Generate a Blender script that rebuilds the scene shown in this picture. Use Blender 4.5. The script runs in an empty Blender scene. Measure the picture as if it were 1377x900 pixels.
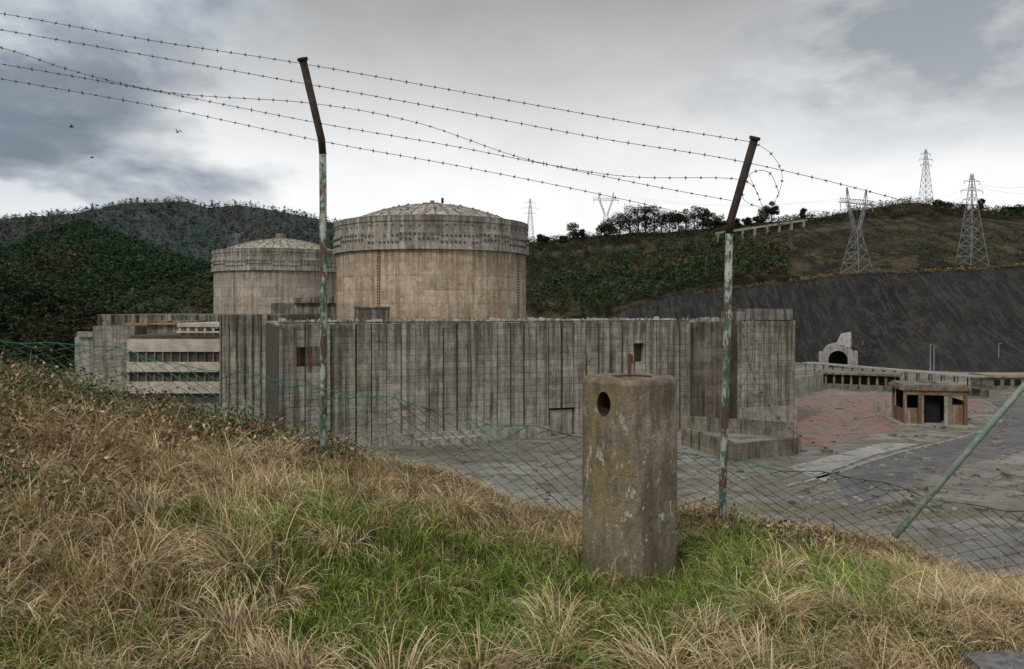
import bpy, math, random
import numpy as np
from mathutils import Vector, Matrix
random.seed(7); rng=np.random.default_rng(7)
scene=bpy.context.scene
scene.view_settings.view_transform='Standard'; scene.view_settings.look='None'; scene.view_settings.exposure=0
F=1071.0; HOR=416.0; YARD=-20.0
def at(b,e,d):
    """surveyed bearing/elevation reading at distance d -> world point (eye level = 0)"""
    return Vector(((b-688.5)/F*d, d, (HOR-e)/F*d))
def yard(b,e,dz=0.0):
    d=-YARD*F/(e-HOR); return Vector(((b-688.5)/F*d, d, YARD+dz))
# ---------------- node helpers
def nd(nt,t,ins=None,**props):
    n=nt.nodes.new(t)
    for k,v in props.items(): setattr(n,k,v)
    for k,v in (ins or {}).items():
        s=n.inputs[k]
        if isinstance(v,bpy.types.NodeSocket): nt.links.new(v,s)
        else: s.default_value=v
    return n
def ma(nt,op,a,b=0.0,clamp=False):
    return nd(nt,'ShaderNodeMath',{0:a,1:b},operation=op,use_clamp=clamp).outputs[0]
def c4(c): return (c[0],c[1],c[2],1.0)
def mx(nt,f,a,b,blend='MIX'):
    a=a if isinstance(a,bpy.types.NodeSocket) else c4(a)
    b=b if isinstance(b,bpy.types.NodeSocket) else c4(b)
    return nd(nt,'ShaderNodeMix',{0:f,6:a,7:b},data_type='RGBA',blend_type=blend).outputs[2]
def noi(nt,vec,scale,detail=4,rough=0.55,dist=0.0):
    return nd(nt,'ShaderNodeTexNoise',{'Vector':vec,'Scale':scale,'Detail':min(detail,5),'Roughness':rough,'Distortion':dist}).outputs[0]
def rmp(nt,f,a,b,va=0.0,vb=1.0):
    return nd(nt,'ShaderNodeMapRange',{'Value':f,'From Min':a,'From Max':b,'To Min':va,'To Max':vb},clamp=True).outputs[0]
def mp(nt,vec,sc,loc=(0,0,0),rot=(0,0,0)):
    return nd(nt,'ShaderNodeMapping',{'Vector':vec,'Scale':sc,'Location':loc,'Rotation':rot}).outputs[0]
def mat(name,rough=0.9,spec=0.2):
    m=bpy.data.materials.new(name); m.use_nodes=True
    nt=m.node_tree; b=nt.nodes['Principled BSDF']
    b.inputs['Roughness'].default_value=rough
    b.inputs['Specular IOR Level'].default_value=spec
    return m,nt,b
def bump(nt,b,h,strength=0.4,dist=0.05):
    o=nd(nt,'ShaderNodeBump',{'Height':h,'Strength':strength,'Distance':dist}).outputs[0]
    nt.links.new(o,b.inputs['Normal'])
def grey(nt,k): return nd(nt,'ShaderNodeCombineXYZ',{0:k,1:k,2:k}).outputs[0]
def simple(name,col,col2=None,scale=2.0,rough=0.85,lo=0.4,hi=0.6,bs=0.0):
    m,nt,b=mat(name,rough); tc=nd(nt,'ShaderNodeTexCoord').outputs['Object']
    n=noi(nt,tc,scale,6,0.65)
    c=mx(nt,rmp(nt,n,lo,hi),col,col2 or tuple(x*0.6 for x in col))
    nt.links.new(c,b.inputs['Base Color'])
    if bs: bump(nt,b,n,bs,0.02)
    return m
def concrete(name,base,light,dark,cyl=0.0,streak=0.7,rust=None,rustamt=0.5,board=1.0,panel=0.0,fine=2.0,topz=None,boardmul=0.78,off=0.0,botz=None,rustlo=.46,band=5.0):
    m,nt,b=mat(name,0.92,0.15)
    tc=nd(nt,'ShaderNodeTexCoord').outputs['Object']
    sp=nd(nt,'ShaderNodeSeparateXYZ',{0:tc}); X,Y,Z=sp.outputs
    if cyl:
        ang=ma(nt,'ARCTAN2',X,ma(nt,'MULTIPLY',Y,-1.0)); U=ma(nt,'MULTIPLY',ang,cyl)
        vec=nd(nt,'ShaderNodeCombineXYZ',{0:U,1:off,2:Z}).outputs[0]
    else: U=X; vec=mp(nt,tc,(1,1,1),(off,off*1.7,0))
    big=noi(nt,mp(nt,vec,(.10,.10,.16)),1.0,5,0.6)
    st=noi(nt,mp(nt,vec,(1.1,1.1,.07)),1.0,6,0.7)
    st2=noi(nt,mp(nt,vec,(.35,.35,.06),(31,7,3)),1.0,6,0.7)
    fi=noi(nt,vec,fine,8,0.7)
    col=mx(nt,rmp(nt,big,.35,.65),base,light)
    if rust: col=mx(nt,ma(nt,'MULTIPLY',rmp(nt,st2,rustlo,rustlo+.18),rustamt),col,rust)
    col=mx(nt,ma(nt,'MULTIPLY',rmp(nt,st,.46,.66),streak),col,dark)
    blot=noi(nt,mp(nt,vec,(.5,.5,.5),(3,9,17)),1.0,8,0.75)
    col=mx(nt,ma(nt,'MULTIPLY',rmp(nt,blot,.51,.66),0.65),col,dark)
    if board:
        fr=ma(nt,'FRACT',ma(nt,'DIVIDE',Z,board))
        ln=ma(nt,'LESS_THAN',fr,0.12)
        rown=nd(nt,'ShaderNodeTexWhiteNoise',{'Vector':nd(nt,'ShaderNodeCombineXYZ',{0:ma(nt,'FLOOR',ma(nt,'DIVIDE',U,panel or 4.0)),1:ma(nt,'FLOOR',ma(nt,'DIVIDE',Z,board)),2:0.0}).outputs[0]},noise_dimensions='3D').outputs[0]
        k=ma(nt,'MULTIPLY',ma(nt,'SUBTRACT',1.0,ma(nt,'MULTIPLY',ln,ma(nt,'MULTIPLY',rmp(nt,fi,.35,.6),1-boardmul))),rmp(nt,rown,0,1,.82,1.12))
        col=mx(nt,1.0,col,grey(nt,k),'MULTIPLY')
    if panel:
        fr=ma(nt,'FRACT',ma(nt,'DIVIDE',U,panel)); ln=ma(nt,'LESS_THAN',fr,0.03)
        col=mx(nt,ma(nt,'MULTIPLY',ln,0.4),col,dark)
    if topz is not None:
        tf=ma(nt,'MULTIPLY',rmp(nt,Z,topz-band,topz),rmp(nt,st,.36,.56))
        col=mx(nt,ma(nt,'MULTIPLY',tf,0.75),col,dark)
    if botz is not None:
        tf=ma(nt,'MULTIPLY',rmp(nt,Z,botz,0.0),rmp(nt,blot,.35,.55))
        col=mx(nt,ma(nt,'MULTIPLY',tf,0.8),col,light)
    k=rmp(nt,fi,.25,.75,.62,1.28)
    col=mx(nt,1.0,col,grey(nt,k),'MULTIPLY')
    nt.links.new(col,b.inputs['Base Color']); bump(nt,b,fi,0.5,0.06)
    return m
def attr_mat(name,trans=0.3,rough=0.7):
    m,nt,b=mat(name,rough,0.15)
    a=nd(nt,'ShaderNodeAttribute',attribute_name='Col').outputs['Color']
    nt.links.new(a,b.inputs['Base Color'])
    return m
# ---------------- mesh helpers
def link(o,parent=None):
    scene.collection.objects.link(o)
    if parent: o.parent=parent
    return o
def empty(name,loc=(0,0,0),rz=0.0):
    e=bpy.data.objects.new(name,None); e.location=loc; e.rotation_euler=(0,0,rz); e.empty_display_size=0.5
    return link(e)
def np_mesh(name,V,Fc,material,cols=None,parent=None,smooth=False):
    V=np.asarray(V,dtype=np.float32); Fc=np.asarray(Fc,dtype=np.int32); k=Fc.shape[1]
    me=bpy.data.meshes.new(name)
    me.vertices.add(len(V)); me.vertices.foreach_set('co',V.ravel())
    me.loops.add(Fc.size); me.loops.foreach_set('vertex_index',Fc.ravel())
    me.polygons.add(len(Fc)); me.polygons.foreach_set('loop_start',np.arange(len(Fc),dtype=np.int32)*k)
    try: me.polygons.foreach_set('loop_total',np.full(len(Fc),k,dtype=np.int32))
    except Exception: pass
    if smooth: me.polygons.foreach_set('use_smooth',np.ones(len(Fc),dtype=bool))
    me.update(calc_edges=True)
    if cols is not None:
        a=me.color_attributes.new('Col','FLOAT_COLOR','POINT')
        C=np.ones((len(V),4),dtype=np.float32); C[:,:3]=cols; a.data.foreach_set('color',C.ravel())
    me.materials.append(material)
    return link(bpy.data.objects.new(name,me),parent)
class MB:
    def __init__(s): s.v=[]; s.f=[]
    def box(s,x0,x1,y0,y1,z0,z1,M=None):
        i=len(s.v)
        p=[(x0,y0,z0),(x1,y0,z0),(x1,y1,z0),(x0,y1,z0),(x0,y0,z1),(x1,y0,z1),(x1,y1,z1),(x0,y1,z1)]
        s.v+=[tuple(M@Vector(q)) if M else q for q in p]
        s.f+=[tuple(i+k for k in q) for q in [(0,3,2,1),(4,5,6,7),(0,1,5,4),(1,2,6,5),(2,3,7,6),(3,0,4,7)]]
    def beam(s,a,b,r,n=4,r2=None):
        a=Vector(a); b=Vector(b); d=(b-a)
        if d.length<1e-6: return
        d.normalize(); u=d.orthogonal().normalized(); w=d.cross(u); i=len(s.v); r2=r if r2 is None else r2
        for k in range(n):
            an=2*math.pi*k/n; s.v.append(tuple(a+(u*math.cos(an)+w*math.sin(an))*r))
        for k in range(n):
            an=2*math.pi*k/n; s.v.append(tuple(b+(u*math.cos(an)+w*math.sin(an))*r2))
        for k in range(n): s.f.append((i+k,i+(k+1)%n,i+n+(k+1)%n,i+n+k))
        s.f.append(tuple(i+k for k in reversed(range(n)))); s.f.append(tuple(i+n+k for k in range(n)))
    def tube(s,pts,r,n=3,cap=True):
        pts=[Vector(p) for p in pts]; i=len(s.v); m=len(pts)
        rs=r if isinstance(r,(list,tuple)) else [r]*m
        u=None
        for j,p in enumerate(pts):
            d=(pts[min(j+1,m-1)]-pts[max(j-1,0)]).normalized()
            if u is None: u=d.orthogonal().normalized()
            else:
                u=(u-d*u.dot(d)); u=u.normalized() if u.length>1e-5 else d.orthogonal().normalized()
            w=d.cross(u)
            for k in range(n):
                an=2*math.pi*k/n; s.v.append(tuple(p+(u*math.cos(an)+w*math.sin(an))*rs[j]))
        for j in range(m-1):
            for k in range(n): s.f.append((i+j*n+k,i+j*n+(k+1)%n,i+(j+1)*n+(k+1)%n,i+(j+1)*n+k))
        if cap:
            s.f.append(tuple(i+k for k in reversed(range(n)))); s.f.append(tuple(i+(m-1)*n+k for k in range(n)))
    def slab(s,poly,z0,z1):
        i=len(s.v); n=len(poly)
        s.v+=[(p[0],p[1],z0) for p in poly]+[(p[0],p[1],z1) for p in poly]
        s.f.append(tuple(i+n+k for k in range(n)))
        for k in range(n): s.f.append((i+k,i+(k+1)%n,i+n+(k+1)%n,i+n+k))
    def revolve(s,prof,seg=160):
        i=len(s.v)
        for r,z in prof:
            for k in range(seg):
                a=2*math.pi*k/seg; s.v.append((r*math.cos(a),r*math.sin(a),z))
        for j in range(len(prof)-1):
            for k in range(seg): s.f.append((i+j*seg+k,i+j*seg+(k+1)%seg,i+(j+1)*seg+(k+1)%seg,i+(j+1)*seg+k))
    def obj(s,name,material,parent=None,smooth=False):
        me=bpy.data.meshes.new(name); me.from_pydata(s.v,[],s.f); me.update()
        if smooth: me.polygons.foreach_set('use_smooth',[True]*len(me.polygons))
        me.materials.append(material)
        return link(bpy.data.objects.new(name,me),parent)
def hsh(ix,iy,seed):
    n=(ix.astype(np.int64)*374761393+iy.astype(np.int64)*668265263+seed*982451653)&0xffffffff
    n=((n^(n>>13))*1274126177)&0xffffffff
    n=n^(n>>16)
    return (n&0xffff)/65535.0
def vn(x,y,seed=0):
    x=np.asarray(x,float); y=np.asarray(y,float); ix=np.floor(x); iy=np.floor(y); fx=x-ix; fy=y-iy
    fx=fx*fx*(3-2*fx); fy=fy*fy*(3-2*fy)
    a=hsh(ix,iy,seed); b=hsh(ix+1,iy,seed); c=hsh(ix,iy+1,seed); d=hsh(ix+1,iy+1,seed)
    return (a*(1-fx)+b*fx)*(1-fy)+(c*(1-fx)+d*fx)*fy
def fbm(x,y,seed=0,o=4):
    t=0; a=.5
    for k in range(o): t=t+a*vn(x*2**k,y*2**k,seed+k); a*=.5
    return t/(1-.5**o)
def sst(x): x=np.clip(x,0,1); return x*x*(3-2*x)
# ---------------- world
w=bpy.data.worlds.new("World"); scene.world=w; w.use_nodes=True; nt=w.node_tree
bg=nt.nodes['Background']; bg.inputs['Strength'].default_value=0.1
SE=math.radians(42); SAZ=math.radians(215)
tcw=nd(nt,'ShaderNodeTexCoord').outputs['Generated']
sk=nd(nt,'ShaderNodeTexSky',sky_type='NISHITA',sun_disc=False,sun_elevation=SE,sun_rotation=SAZ).outputs[0]
sp=nd(nt,'ShaderNodeSeparateXYZ',{0:tcw}); X,Y,Z=sp.outputs
cr=nd(nt,'ShaderNodeValToRGB',{0:Z}); el=cr.color_ramp.elements
el[0].position=0.0; el[0].color=(.97,.975,.98,1); el[1].position=1.0; el[1].color=(1,1,1,1)
for p,c in [(.13,(.97,.975,.98,1)),(.20,(.82,.83,.835,1)),(.28,(.56,.565,.57,1)),(.36,(.38,.385,.39,1)),(.45,(.60,.61,.63,1)),(.6,(.95,.96,1,1))]:
    e=el.new(p); e.color=c
n1=noi(nt,mp(nt,tcw,(3.2,3.2,6.5),(1.3,.4,.2)),1.0,5,0.55,0.1)
n2=noi(nt,mp(nt,tcw,(4.2,4.2,9.0),(4.3,2.4,.7)),1.0,5,0.58,0.15)
n3=noi(nt,mp(nt,tcw,(7.0,7.0,15),(7.3,2.4,.7)),1.0,5,0.6,0.2)
col=cr.outputs[0]
k=rmp(nt,n3,.3,.7,.94,1.05); col=mx(nt,1.0,col,grey(nt,k),'MULTIPLY')
edge=ma(nt,'ADD',X,ma(nt,'MULTIPLY',ma(nt,'SUBTRACT',n1,.5),.5))
lf=rmp(nt,edge,-.26,-.36)
lc=mx(nt,rmp(nt,n2,.38,.62),(.26,.31,.37),(.66,.70,.74))
col=mx(nt,ma(nt,'MULTIPLY',ma(nt,'MULTIPLY',lf,rmp(nt,Z,.06,.13)),.9),col,lc)
win=ma(nt,'MULTIPLY',rmp(nt,ma(nt,'ADD',Z,ma(nt,'MULTIPLY',n3,.1)),.13,.18),rmp(nt,Z,.31,.25))
dk=ma(nt,'MULTIPLY',ma(nt,'MULTIPLY',rmp(nt,edge,-.26,-.38),rmp(nt,n2,.60,.46)),win)
col=mx(nt,ma(nt,'MULTIPLY',dk,.9),col,mx(nt,rmp(nt,n3,.35,.65),(.14,.17,.22),(.26,.29,.34)))
edr=ma(nt,'ADD',X,ma(nt,'MULTIPLY',ma(nt,'SUBTRACT',n1,.5),.4))
rc1=ma(nt,'MULTIPLY',rmp(nt,edr,.22,.34),rmp(nt,Z,.16,.24))
col=mx(nt,ma(nt,'MULTIPLY',rc1,.7),col,mx(nt,rmp(nt,n2,.42,.56),(.62,.64,.65),(.25,.28,.32)))
cl=nd(nt,'ShaderNodeVectorMath',{0:col,'Scale':10.6},operation='SCALE').outputs[0]
col=mx(nt,0.95,sk,cl)
nt.links.new(col,bg.inputs['Color'])
sun=bpy.data.lights.new("sun",'SUN'); sun.energy=1.5; sun.angle=math.radians(10); sun.color=(1,.94,.86)
so=link(bpy.data.objects.new("sun",sun))
sd=Vector((math.sin(SAZ)*math.cos(SE),math.cos(SAZ)*math.cos(SE),math.sin(SE)))
so.rotation_euler=sd.to_track_quat('Z','Y').to_euler()
# ---------------- camera
cd=bpy.data.cameras.new("camera"); cd.lens=28.0; cd.sensor_width=36; cd.shift_y=-34/1377; cd.clip_end=9000; cd.clip_start=.05
co=link(bpy.data.objects.new("camera",cd)); co.rotation_euler=(math.pi/2,0,0); scene.camera=co
# ---------------- ground sheet
BX=[-12,-4,-3.23,-2.25,-1.47,-.51,.53,1.64,2.96,3.99,12]; BZ=[-.3,-.60,-.90,-1.07,-1.26,-1.44,-1.77,-1.68,-1.95,-2.33,-2.8]
NX=[-12,-4,-2.3,-1.2,0,1,2.3,6]; NZ=[-.6,-1.05,-1.38,-1.52,-1.6,-1.62,-1.66,-1.66]
def hgt(x,y):
    x=np.asarray(x,float); y=np.asarray(y,float)
    B=np.interp(x,BX,BZ); N=np.interp(x,NX,NZ); s=sst((y-3.3)/2.9)
    h=N*(1-s)+B*s
    near=np.exp(-np.maximum(y-9,0)/4)*np.exp(-np.maximum(np.abs(x)-8,0)/5)
    h=h+(fbm(x*.9,y*.9,3)-.5)*.20*near+(fbm(x*4,y*4,9)-.5)*.09*near
    dd=np.maximum(y-6.6,0); h=h-dd*dd/(dd+1.0)*.66
    h=h+(fbm(x*.15,y*.15,5)-.5)*2*sst((y-12)/8)*sst((45-y)/10)
    return np.maximum(h,YARD)
def axis(a,b,st,far_a,far_b,g=1.18):
    c=list(np.arange(a,b+st/2,st)); s=st; L=[]; p=a
    while p>far_a: s*=g; p-=s; L.append(p)
    R=[]; p=c[-1]; s=st
    while p<far_b: s*=g; p+=s; R.append(p)
    return np.array(L[::-1]+c+R)
gx=axis(-6,6,.09,-4000,4000); gy=axis(1.5,9,.09,-300,6000,1.12)
GX,GY=np.meshgrid(gx,gy); GZ=hgt(GX,GY)
ny,nx=GX.shape; idx=np.arange(nx*ny).reshape(ny,nx)
Fq=np.stack([idx[:-1,:-1],idx[:-1,1:],idx[1:,1:],idx[1:,:-1]],-1).reshape(-1,4)
m,nt,b=mat("ground_mixed",.95,.1)
pos=nd(nt,'ShaderNodeNewGeometry').outputs['Position']; sp=nd(nt,'ShaderNodeSeparateXYZ',{0:pos})
a=noi(nt,pos,.05,8,.62,.5); a2=noi(nt,pos,.35,9,.7); a3=noi(nt,mp(nt,pos,(.02,.12,1)),1.0,6,.6)
yc=mx(nt,rmp(nt,a,.40,.60),(.15,.142,.128),(.25,.235,.21))
yc=mx(nt,ma(nt,'MULTIPLY',rmp(nt,a2,.50,.62),.85),yc,(.075,.068,.05))
yc=mx(nt,ma(nt,'MULTIPLY',rmp(nt,a3,.50,.60),.65),yc,(.12,.10,.055))
yc=mx(nt,ma(nt,'MULTIPLY',rmp(nt,noi(nt,pos,1.3,6,.7),.60,.68),.7),yc,(.40,.39,.36))
fc=mx(nt,rmp(nt,noi(nt,pos,.02,6),.4,.6),(.035,.045,.02),(.07,.06,.035))
yc=mx(nt,rmp(nt,sp.outputs[1],300,360),yc,fc)
so1=mx(nt,rmp(nt,noi(nt,pos,6,6,.7),.35,.65),(.05,.038,.02),(.12,.095,.05))
gc=mx(nt,rmp(nt,sp.outputs[2],-19.9,-19.3),yc,so1)
nt.links.new(gc,b.inputs['Base Color']); bump(nt,b,a2,.6,.05)
nt.links.new(rmp(nt,a,.42,.58,.45,.95),b.inputs['Roughness'])
np_mesh("ground",np.stack([GX,GY,GZ],-1).reshape(-1,3),Fq,m,smooth=True)
# ---------------- yard paving
def patchy(name,c1,c2,c3,s=.35):
    m,nt,b=mat(name,.9,.2); tc=nd(nt,'ShaderNodeTexCoord').outputs['Object']
    a=noi(nt,tc,s*.3,7,.65,.4); c=noi(nt,tc,s*2.5,8,.72)
    col=mx(nt,rmp(nt,a,.38,.60),c1,c2); col=mx(nt,ma(nt,'MULTIPLY',rmp(nt,c,.48,.60),.85),col,c3)
    nt.links.new(col,b.inputs['Base Color']); bump(nt,b,c,.4,.05); return m
red=patchy("red_paving",(.25,.145,.12),(.21,.165,.14),(.12,.095,.07))
pale=patchy("pale_concrete_slab",(.34,.33,.31),(.25,.24,.22),(.15,.14,.12))
asph=patchy("asphalt",(.10,.10,.102),(.15,.145,.14),(.075,.07,.06))
yd=MB(); yd.slab([yard(*p) for p in [(1056,592),(1040,560),(1085,532),(1225,530),(1335,541),(1318,556),(1190,580),(1110,602)]][::-1],YARD,YARD+.03); yd.obj("red_paving",red)
yd=MB(); yd.slab([yard(*p) for p in [(1060,630),(1185,597),(1240,598),(1180,612),(1120,634),(1110,650)]],YARD,YARD+.16); yd.obj("concrete_pavement",pale)
rd=MB(); rp=[(1120,640),(1200,612),(1262,598),(1320,585),(1345,560),(1330,540),(1420,535),(1450,570),(1400,600),(1300,625),(1220,650),(1150,690)]
rd.slab([yard(*p) for p in rp][::-1],YARD,YARD+.02); rd.obj("access_road",asph)
def kerb(pts,name="kerb",h=.16,wd=.35):
    k=MB()
    for p,q in zip(pts[:-1],pts[1:]):
        a=yard(*p); c=yard(*q); d=(c-a); L=d.length; M=Matrix.Translation(a)@Matrix.Rotation(math.atan2(d.y,d.x),4,'Z')
        k.box(0,L-.004,-wd/2,wd/2,0,h,M)
    k.obj(name,pale)
kerb([(1118,640),(1160,625),(1215,608),(1275,594),(1315,583),(1338,568),(1343,552),(1325,541)])
kerb([(1150,566),(1190,556),(1260,575),(1300,577)])
kerb([(1060,655),(1130,636)],wd=.6)
rb=MB()
for i in range(700):
    e=random.uniform(500,690); bx=random.uniform(1050,1420) if random.random()<.8 else random.uniform(500,1000); p=yard(bx,e if bx>1000 else random.uniform(600,680)); s=random.uniform(.08,.45)*(1 if random.random()<.9 else 2)
    M=Matrix.Translation(p)@Matrix.Rotation(random.random()*6,4,'Z')
    rb.box(-s,s*random.uniform(.4,1.2),-s*.6,s*.6,-.05,s*random.uniform(.3,.7),M)
rb.obj("rubble",simple("rubble",(.30,.28,.25),(.10,.08,.06),.3))
# ---------------- building materials
cMain=concrete("board_marked_concrete",(.255,.238,.198),(.40,.38,.33),(.066,.06,.048),streak=.85,rust=(.23,.17,.10),rustamt=.35,board=1.0,panel=2.16,topz=18,boardmul=.5,fine=1.6,botz=3.5,band=7)
cDark=concrete("stained_concrete",(.18,.167,.14),(.27,.252,.21),(.05,.045,.036),streak=.9,rust=(.20,.13,.07),rustamt=.5,board=1.2,topz=18)
cPale=concrete("pale_concrete",(.30,.28,.245),(.38,.36,.32),(.10,.09,.08),streak=.75,board=0,fine=1.2)
groove=simple("groove_shadow_concrete",(.05,.046,.038),(.085,.076,.062),.6)
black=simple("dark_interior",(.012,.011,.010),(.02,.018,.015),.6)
rusty=simple("rusty_steel",(.17,.07,.035),(.08,.04,.025),1.5,.85,bs=.3)
moss=simple("mossy_roof",(.07,.085,.035),(.22,.21,.18),.35)
roofm=simple("roof_concrete",(.30,.29,.27),(.13,.13,.11),.25)
white=simple("weathered_white_panel",(.50,.48,.43),(.33,.30,.26),.4)
AX,AY=-22.6,116.0; RZ=math.atan2(.3375,.941)
blk=empty("concrete_plant_building",(AX,AY,YARD),RZ)
def uu(px): t=(px-688.5)/F; return (AY*t-AX)/(.941-.3375*t)
H=17.9
core=MB(); core.box(-10.9,56.3,1.2,44,0,H-.4); core.box(56.4,64.4,2.6,40,0,H-.4); core.box(64.6,75.8,-1.2,30,0,H-.4); core.obj("core",groove,blk)
wins=[(-8.5,-6.9,11.8,14.6),(-6.4,-5.0,12.0,14.4),(45.3,47.3,11.3,14.4)]
pan=MB()
def panelrun(mb,u0,u1,step,y,ztop,gap=.13,j=.05):
    u=u0
    while u<u1-.2:
        a=u+gap/2*random.uniform(.3,1.3); b2=min(u+step,u1)-gap/2*random.uniform(.3,1.3); yy=y+random.uniform(-j,j); zt=ztop+random.uniform(-.05,.03)
        segs=[(0,zt)]
        for (wa,wb,wz0,wz1) in wins:
            if wa<b2 and wb>a and y<1:
                out=[]
                for (s0,s1) in segs: out+=[(s0,wz0),(wz1,s1)]
                segs=out
                if wa>a: mb.box(a,wa,yy,yy+1.1,wz0+.003,wz1-.003)
                if wb<b2: mb.box(wb,b2,yy,yy+1.1,wz0+.003,wz1-.003)
        for s0,s1 in segs: mb.box(a,b2,yy,yy+1.1,s0,s1)
        u+=step
panelrun(pan,0,30.2,2.16,0,H)
wins.append((30.3,34.8,-.5,4.3)); panelrun(pan,30.2,56.3,2.16,0,H)
pan.obj("front_wall",cMain,blk)
lp=MB(); panelrun(lp,-10.9,-.03,3.6,.1,H-.05,.16)
for u in (-10.9,-9.4,-4.3,-2.2): lp.box(u,u+.45,-.35,.02,0,H-.2)
lp.obj("end_bay_wall",cMain,blk)
rc=MB(); panelrun(rc,56.35,64.5,1.02,1.5,H-.1,.12); rc.obj("recessed_bay",cDark,blk)
rw=MB(); panelrun(rw,64.6,75.8,1.4,-2.2,H+.1,.1,.03); rw.box(69.3,75.6,-1.9,5,H+.25,H+2.2); rw.box(65.0,67.0,0,4,H+.2,H+1.7)
rw.box(75.5,75.95,-2.15,28,0,H+.15); rw.obj("right_wing",cMain,blk)
fx=MB(); fx.box(64.3,76,-2.6,-2.25,0,3.2); fx.box(30.6,34.5,.5,.9,0,3.9); fx.obj("loading_door",cPale,blk)
dp=MB()
for px_ in (640,733,905): u=uu(px_); dp.tube([(u,-.12,.2),(u,-.12,H-.2)],.09,6)
dp.obj("drainpipes",cDark,blk)
bt=MB(); u=.05
while u<56:
    if random.random()<.6:
        z0=random.choice([0,.5,2.5,6]) if random.random()<.4 else 0
        bt.box(u-.035,u+.035,-.12,-.0,z0,H-random.choice([.3,.6,2,5]))
    u+=2.16
bt.obj("wall_battens",groove,blk)
cp=MB(); cp.box(-10.9,56.3,.12,1.15,H+.06,H+.28); cp.obj("coping",cDark,blk)
wd=MB(); wd.box(-8.5,-7.9,.6,.75,11.8,14.6); wd.box(-6.3,-5.1,.6,.75,12.0,13.3); wd.box(-6.8,-6.5,-.02,.09,11,14.8); wd.box(45.5,46.1,.8,.9,11.3,12.6); wd.obj("rusted_shutters",rusty,blk)
rf=MB(); rf.box(-10.9,56.3,1.25,44,H-.38,H-.1); rf.obj("roof",roofm,blk)
cl=MB()
for i in range(110):
    u=random.uniform(-10,74); y=random.uniform(1.5,26); s=random.uniform(.15,.9); hh=random.uniform(.1,.6)
    cl.box(u,u+s*random.uniform(.6,2.5),y,y+s,H-.2,H+hh)
for px0,px1 in [(655,690),(722,775),(895,915)]:
    u=uu(px0)
    while u<uu(px1):
        cl.box(u,u+random.uniform(.3,1.1),8,8.8,H-.2,H+random.uniform(.3,1.1)); u+=random.uniform(.8,2.4)
cl.obj("roof_debris",white,blk)
ms=MB()
for i in range(320):
    u=random.uniform(-10,74); y=random.uniform(.4,20); s=random.uniform(.1,.7)
    ms.beam((u,y,H-.2),(u+random.uniform(-.3,.3),y,H+random.uniform(.25,.7)),s*.7,5,s*.15)
ms.obj("roof_moss",moss,blk)
hb=MB(); hb.box(4,9.5,24,29,H-.2,H+2.3); hb.box(3.8,9.7,23.8,29.2,H+2.3,H+2.6); hb.obj("roof_hut",cMain,blk)
an=MB(); an.box(3,30,-1.2,-.3,0,1.6); an.box(8,19,-3.4,-1.3,0,1.0); an.box(36,52,-2.4,-.4,0,1.3)
an.obj("plinth_walls",cPale,blk)
rm=empty("ramp_retaining_wall"); r_=MB()
def wallseg(mb,a,b,h,t,z=YARD):
    d=b-a; M=Matrix.Translation((a.x,a.y,z))@Matrix.Rotation(math.atan2(d.y,d.x),4,'Z'); mb.box(0,d.length,-t/2,t/2,0,h,M); return M,d.length
p1,p2,p3=yard(918,598),yard(985,620),yard(1070,611)
for a,b_,hh in [(p1,p2,2.6),(p2,p3,2.3),(yard(918,578),yard(1068,588),2.3),(p3,yard(1068,588),2.3)]:
    M,L=wallseg(r_,a,b_,hh,.35)
    n=int(L/1.6)
    for i in range(n): r_.box(i*1.6+.1,i*1.6+.35,-.3,-.18,0,hh+.05,M)
r_.obj("walls",cDark,rm)
lb=empty("setback_hall",(0,0,YARD)); q=MB(); q.box(-55.1,-43.6,150,185,0,19.0); q.obj("hall",cMain,lb)
q=MB()
for i in range(8): q.box(-55.0+i*1.5,-54.75+i*1.5,149.7,150.02,0,18.9)
q.obj("fins",cDark,lb)
mb_=empty("switchgear_building",(0,0,YARD)); q=MB(); q.box(-62,-34,205,225,0,21.6); q.box(-56,-46,204,206,21.6,23); q.box(-44,-40,200,204,0,22.4); q.obj("walls",cMain,mb_)
ab=empty("banded_office_building",(0,0,YARD)); q=MB(); q.box(-82,-62,171,190,0,14.4); q.obj("dark_storeys",groove,ab)
q=MB(); q.box(-82.3,-61.6,170.4,190,10.9,13.6); q.box(-82.3,-61.6,170.0,190,6.6,8.7); q.box(-82.3,-61.6,170.2,190,2,4.5)
q.box(-72,-61.6,172,190,13.7,15.0)
for i in range(6): q.box(-71.8+i*1.8,-71.3+i*1.8,171.5,172.02,13.7,16.6)
q.box(-72,-61.6,171.2,190,16.2,17.0); q.box(-72,-61.6,171.0,190,14.9,15.3)
q.obj("beige_bands",simple("beige_panels",(.48,.43,.36),(.35,.30,.25),.5),ab)
q=MB()
for i in range(12): q.box(-82.1+i*1.8,-81.85+i*1.8,170.6,170.95,8.7,10.9)
for i in range(12): q.box(-82.1+i*1.8,-81.85+i*1.8,170.6,170.95,4.5,6.6)
q.obj("mullions",cDark,ab)
rb_=empty("rear_hall",(0,0,YARD)); q=MB(); q.box(-103,-73,198,230,0,18.7); q.box(-100,-90,190,198,0,16); q.box(-88,-76,192,198,0,17.2); q.obj("walls",cMain,rb_)
q=MB()
for i in range(10): q.box(-102.6+i*3,-102.1+i*3,197.6,198.02,0,18.6)
q.obj("pilasters",cDark,rb_)
q=MB(); q.box(-93,-76,191.0,191.6,16.3,16.7); q.obj("yellow_rail",simple("yellow_paint",(.35,.25,.04),(.2,.14,.05),.8),rb_)
q=MB(); q.box(-118,-106,215,235,0,12.5); q.box(-117,-110,214,215,12.6,14); q.obj("distant_shed",cPale,rb_)
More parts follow.
